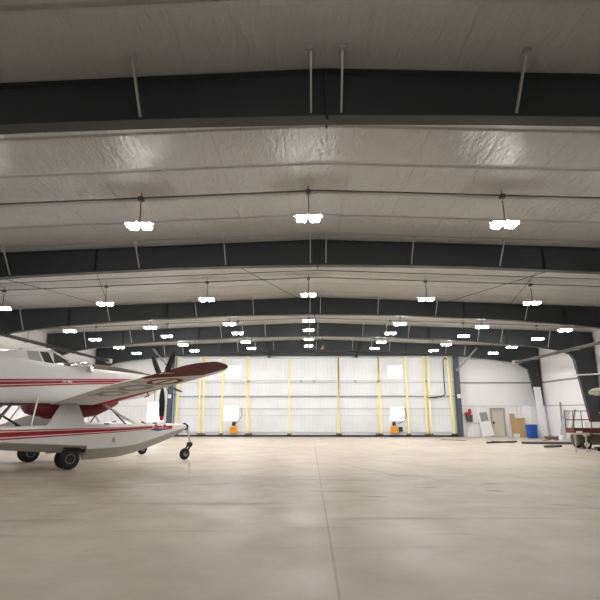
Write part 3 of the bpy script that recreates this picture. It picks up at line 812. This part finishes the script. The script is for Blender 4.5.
def lerp(a, b, t): return tuple(a[i]+(b[i]-a[i])*t for i in range(3))
for s in (-1, 1):
    def sp(x, t):  # point on the flat side facet, t 0 bottom..1 top
        return (x, s*(.54+(.34-.54)*t), 3.45+(4.08-3.45)*t)
    pane([sp(-1.12,.12), sp(-.62,.12), sp(-.82,.92), sp(-1.26,.92)], 'side_window', 'glass_pale', cabin)
    pane([sp(-.60,.12), sp(-.25,.12), sp(-.48,.92), sp(-.82,.92)], 'side_window', 'glass', cabin)
    a0, a1 = (-.42, s*.54, 3.45), (-.42, s*.34, 4.08); b0, b1 = (.45, s*.50, 3.45), (.38, s*.36, 3.66)
    pane([lerp(a0,b0,.12), lerp(a0,b0,.9), lerp(a1,b1,.85), lerp(a1,b1,.06)], 'windshield_side', 'glass', cabin, shrink=.84)
    MB().bar((-.42, s*.36, 4.1), (.42, s*.38, 3.69), .05, .04).build('canopy_frame', M['white'], cabin)
pane([(-.40,-.18,4.16),(-.40,.18,4.16),(.38,.2,3.72),(.38,-.2,3.72)], 'windshield', 'glass', cabin, shrink=.9)
# exhaust stacks
for s in (-1, 1):
    ex = MB().tube([(.25, s*.56, 3.56),(.5, s*.60, 3.60),(.75, s*.66, 3.60),(.92, s*.70, 3.54),(.95, s*.70, 3.40),(.95, s*.70, 3.33)], [.06,.09,.11,.125,.13,.13], 14)
    ex.build('exhaust_stack', M['chrome'], ac, smooth=True)
# nose bowl & propeller
MB().lathe((4.18, 0, 3.06), (1,0,0), [(0,.27),(.12,.25),(.16,.2)], 28).build('nose_ring', M['red'], ac, smooth=True)
pr = empty('propeller', (4.42, 0, 3.08)); pr.parent = ac
MB().lathe((0, 0, 0), (1,0,0), [(-.1,.16),(0,.18),(.12,.16),(.26,.09),(.34,.02)], 24).build('spinner', M['chrome'], pr, smooth=True)
def blade(ang):
    prof = [(.12,.05,.05,60),(.25,.07,.045,55),(.45,.12,.03,42),(.75,.145,.022,32),(1.1,.14,.014,24),(1.4,.12,.010,20),(1.55,.08,.007,18),(1.62,.02,.004,18)]
    rg = []
    for r, hw, th, tw in prof:
        t = math.radians(78+tw*.4); ring = []
        for k in range(10):
            a = 2*PI*k/10; u = hw*math.cos(a); v = th*math.sin(a)
            ring.append(Vector((u*math.sin(t)+v*math.cos(t), u*math.cos(t)-v*math.sin(t), r)))
        rg.append(ring)
    R = Matrix.Rotation(math.radians(ang), 3, 'X')
    rg = [[R @ p for p in ring] for ring in rg]
    b = MB(); b.loft(rg[:6]); bo = b.build('blade', M['blade'], pr, smooth=True)
    MB().loft([[p for p in r_] for r_ in rg[5:]]).build('blade_tip', M['blade_red'] if ang == BL[2] else M['blade_tipdark'], bo, smooth=True)
M['blade_tipdark'] = M['blade']
# angles measured so that a positive one leans to starboard (-y), clockwise seen from behind
BL = [33, 105, 177, 249, 321]
for a in BL: blade(a)

# wings
def wzb(b): return 2.15+.098*(b-.7)
for s in (-1, 1):        # -1 = starboard (local -y)
    rings = []
    for b, le, te, th in ((.45,1.86,-.28,.36),(2.7,1.72,-.32,.33),(5.1,1.56,-.36,.30),(6.6,1.50,-.20,.27),(7.6,1.48,-.10,.24),(8.4,1.44,-.10,.20),(8.75,1.38,-.10,.17),(9.0,1.24,-.08,.14),(9.22,1.04,-.02,.10),(9.38,.82,.10,.07),(9.48,.58,.25,.03)):
        rings.append([(x, s*b, z) for x, z in airfoil(le, te, wzb(b)+(.36-th)*.12, th, 14)])
    wo = MB().loft(rings).build('wing', M['wing'], ac, smooth=True)
    for b in (1.9, 3.4, 4.9, 6.4, 8.0):
        z = wzb(b)
        MB().prism([(-.22,z-.04),(.15,z-.02),(.25,z+.03),(-.05,z+.05)], lambda u, v, t: (u, t, v), s*b-.015, s*b+.015).build('hinge_bracket', M['alum'], wo)
    MB().tube([(1.62, s*5.2, wzb(5.2)+.08),(1.72, s*5.2, wzb(5.2)-.15),(2.0, s*5.2, wzb(5.2)-.16)], .014, 6).build('pitot_tube', M['dark'], wo)
    MB().tube([(1.5, s*4.7, wzb(4.7)+.02),(1.52, s*4.7, wzb(4.7)-.32)], .010, 6).build('aerial', M['dark'], wo)
    MB().bar((1.45, s*4.3, wzb(4.3)+.02), (1.50, s*4.3, wzb(4.3)-.14), .05, .02).build('vent', M['red'], wo)
# tail
MB().prism([(-6.7,2.95),(-5.2,3.2),(-6.3,4.9),(-7.0,4.95),(-7.25,2.8)], lambda u, v, t: (u, t, v), -.05, .05).build('fin', M['white'], ac, bevel=.02)
for s in (-1, 1):
    rg = [[(x, s*b, z) for x, z in airfoil(-5.9+dx, -7.1, 3.0, th, 8)] for b, dx, th in ((.1,0,.16),(2.3,-.25,.1),(2.6,-.5,.04))]
    MB().loft(rg).build('tailplane', M['white'], ac, smooth=True)

# floats
FB = 1.75
#        x, deck, chine, keel, hw
FL = [(-4.4,1.38,1.20,1.12,.10),(-3.9,1.39,1.12,.95,.26),(-2.1,1.39,.97,.72,.36),(-.7,1.41,.85,.58,.38),(.50,1.40,.76,.46,.38),
      (.505,1.40,.64,.26,.38),(1.1,1.40,.64,.27,.38),(1.8,1.40,.66,.29,.38),(2.35,1.40,.72,.38,.37),(2.95,1.40,.87,.54,.35),(3.45,1.395,1.01,.70,.30),(3.9,1.385,1.13,.86,.24),(4.3,1.37,1.21,1.03,.16),(4.58,1.35,1.25,1.16,.08)]
def float_hull(s):
    y0 = s*FB; rings = []
    for x, dz, cz, kz, hw in FL:
        rings.append([(x, y0-hw, cz),(x, y0-hw*.96, dz-.05),(x, y0-hw*.8, dz),(x, y0, dz+.03),(x, y0+hw*.8, dz),(x, y0+hw*.96, dz-.05),(x, y0+hw, cz),(x, y0+hw*.95, cz-.03),(x, y0, kz),(x, y0-hw*.95, cz-.03)])
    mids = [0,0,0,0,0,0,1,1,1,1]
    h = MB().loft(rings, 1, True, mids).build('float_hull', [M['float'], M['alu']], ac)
    # hatch marks and mooring cleats
    for x in (-1.6, 1.3, 3.2):
        MB().box(x-.08, x+.08, y0-.02, y0+.02, 1.42, 1.47).build('deck_cleat', M['dark'], h)
    MB().lathe((4.56, y0, 1.27), (0,1,0), [(-.08,.05),(-.07,.12),(.07,.12),(.08,.05)], 18).build('bow_bumper', M['black'], h, smooth=True)
    MB().lathe((4.52, y0, 1.33), (0,0,1), [(0,.07),(.06,.08),(.11,.03)], 12).build('bow_cap', M['black'], h, smooth=True)
    MB().prism([(1.38,.82),(1.5,.82),(1.47,1.0),(1.41,1.0)], lambda u, v, t: (u, t, v), y0-s*(-.0)-.392, y0-.372).build('side_emblem', M['alu'], h)
    # main gear: twin wheels on one axle plus fender and leg
    mg = empty('main_gear', (0.03 if s < 0 else -.12, y0, 0)); mg.parent = ac
    for o_ in (-.19, .19):
        wh = MB().lathe((0, o_-.10, .34), (0,1,0), [(0,.17),(.0,.24),(.03,.315),(.07,.34),(.13,.34),(.17,.315),(.20,.24),(.20,.17)], 30).build('wheel', M['black'], mg, smooth=True)
        MB().lathe((0, o_-.105, .34), (0,1,0), [(0,.03),(.02,.06),(.012,.12),(.0,.15),(.02,.175),(.19,.175),(.21,.15),(.198,.12),(.19,.06),(.21,.03)], 24).build('wheel_hub', M['hubgrey'], wh, smooth=True)
    MB().tube([(0,-.32,.34),(0,.32,.34)], .04, 10).build('axle', M['dark'], mg)
    MB().bar((0,0,.34), (.50,0,.62), .10, .14).build('gear_leg', M['dark'], mg)
    MB().prism([(-.30,.70),(.56,.62),(.42,.52),(.30,.68),(-.2,.72)], lambda u, v, t: (u, t, v), -.30, -.28).build('gear_door', M['dark'], mg)
    # nose gear
    ng = empty('nose_gear', (4.6, y0, 0)); ng.parent = ac
    MB().tube([(-.02,0,1.24),(.14,0,.95),(.22,0,.62)], [.045,.04,.04], 10).build('strut', M['chrome'], ng, smooth=True)
    MB().box(.12,.30,-.09,.09,.50,.66).build('knuckle', M['dark'], ng, bevel=.02)
    MB().tube([(.1,0,1.18),(.20,0,.6)], .02, 8).build('drag_link', M['dark'], ng)
    for q in (-.11, .11): MB().bar((.20, q, .56), (-.02, q, .23), .03, .07).build('fork', M['dark'], ng)
    wh = MB().lathe((0,-.075,.225), (0,1,0), [(0,.11),(.0,.16),(.03,.21),(.06,.225),(.09,.225),(.12,.21),(.15,.16),(.15,.11)], 26).build('wheel', M['black'], ng, smooth=True)
    MB().lathe((0,-.08,.225), (0,1,0), [(0,.03),(.0,.09),(.02,.115),(.14,.115),(.16,.09),(.16,.03)], 20).build('wheel_hub', M['hubgrey'], wh, smooth=True)
    # pylon fairing from deck up to the fuselage
    yb, yt = s*(FB-.05), s*.66
    v = []
    for t in (-.07, .07):
        v += [(-.72, yb+t, 1.40), (.58, yb+t, 1.40), (.62, yt+t, 2.24), (.10, yt+t, 2.24)]
    MB().add(v, [(0,1,2,3),(7,6,5,4),(0,1,5,4),(1,2,6,5),(2,3,7,6),(3,0,4,7)]).build('pylon_fairing', M['white'], ac, bevel=.03)
    # struts
    MB().tube([(2.5, s*(FB-.1), 1.40),(1.55, s*.55, 2.2)], .045, 10).build('float_strut', M['white'], ac, smooth=True)
    MB().tube([(-2.3, s*(FB-.1), 1.40),(-1.5, s*.45, 2.15)], .05, 10).build('float_strut', M['dark'], ac, smooth=True)
    MB().tube([(-1.1, s*(FB-.35), 1.42),(-.75, s*.66, 2.35)], .028, 8).build('boarding_strut', M['white'], ac, smooth=True)
    MB().tube([(-1.5, s*(FB-.15), 1.42),(-2.4, s*.45, 2.15)], .035, 8).build('float_strut', M['dark'], ac, smooth=True)
    MB().tube([(2.1, s*(FB-.1), 1.40),(1.95, s*.3, 2.1)], .03, 8).build('float_strut', M['dark'], ac, smooth=True)
    return h
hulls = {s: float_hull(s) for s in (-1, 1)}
for x in (-2.3, 2.2):
    MB().tube([(x, -FB+.3, 1.30), (x, FB-.3, 1.30)], .06, 12).build('spreader_bar', M['alu'], ac, smooth=True)
MB().prism([(-2.0,1.42),(-.35,1.42),(-.35,1.45),(-.75,1.72),(-1.15,1.74)], lambda u, v, t: (u, t, v), -1.0, -.95).build('step_fairing', M['alu'], ac)
# lettering
h = hulls[-1]
T = Matrix.Translation((2.99, -FB-.365, 1.235)) @ Matrix.Rotation(math.radians(7.2), 4, 'Z') @ RX90
textobj('Fire Boss', .225, M['lettred'], h, T, 'float_lettering', .010, .006)
T2 = Matrix.Translation((2.93, -FB-.358, 1.215)) @ Matrix.Rotation(math.radians(7.2), 4, 'Z')
sw = MB().prism([(-.1,-.02),(.25,-.06),(.5,-.02),(.8,-.01),(.62,.03),(.3,.02),(.1,.05)], lambda u, v, t: (T2 @ Vector((u, t, v)))[:], -.012, .0)
sw.build('float_swoosh', M['lettblue'], h)
T = Matrix.Translation((.02, -.648, 2.92)) @ RX90
textobj('AT-802', .11, M['lettwhite'], ac, T, 'fuselage_lettering', .004, .006)

# ------------------------------------------------------------------ world, camera, view
wd = bpy.data.worlds.new('World'); S.world = wd; wd.use_nodes = True
wd.node_tree.nodes['Background'].inputs[0].default_value = (.6, .7, .8, 1)
wd.node_tree.nodes['Background'].inputs[1].default_value = .3

F = 490.; P = math.atan(111/F); YAW = math.atan(9/F*math.cos(P))
cam = bpy.data.cameras.new('Camera'); co = bpy.data.objects.new('Camera', cam); C.objects.link(co)
cam.sensor_fit = 'HORIZONTAL'; cam.sensor_width = 36; cam.lens = F/600*36
cam.clip_start = .05; cam.clip_end = 200
co.location = (0, 0, 1.9); co.rotation_euler = (PI/2+P, 0, YAW)
S.camera = co
S.view_settings.view_transform = 'Standard'; S.view_settings.look = 'None'
S.view_settings.exposure = .30; S.view_settings.gamma = 1; S.view_settings.use_curve_mapping = False
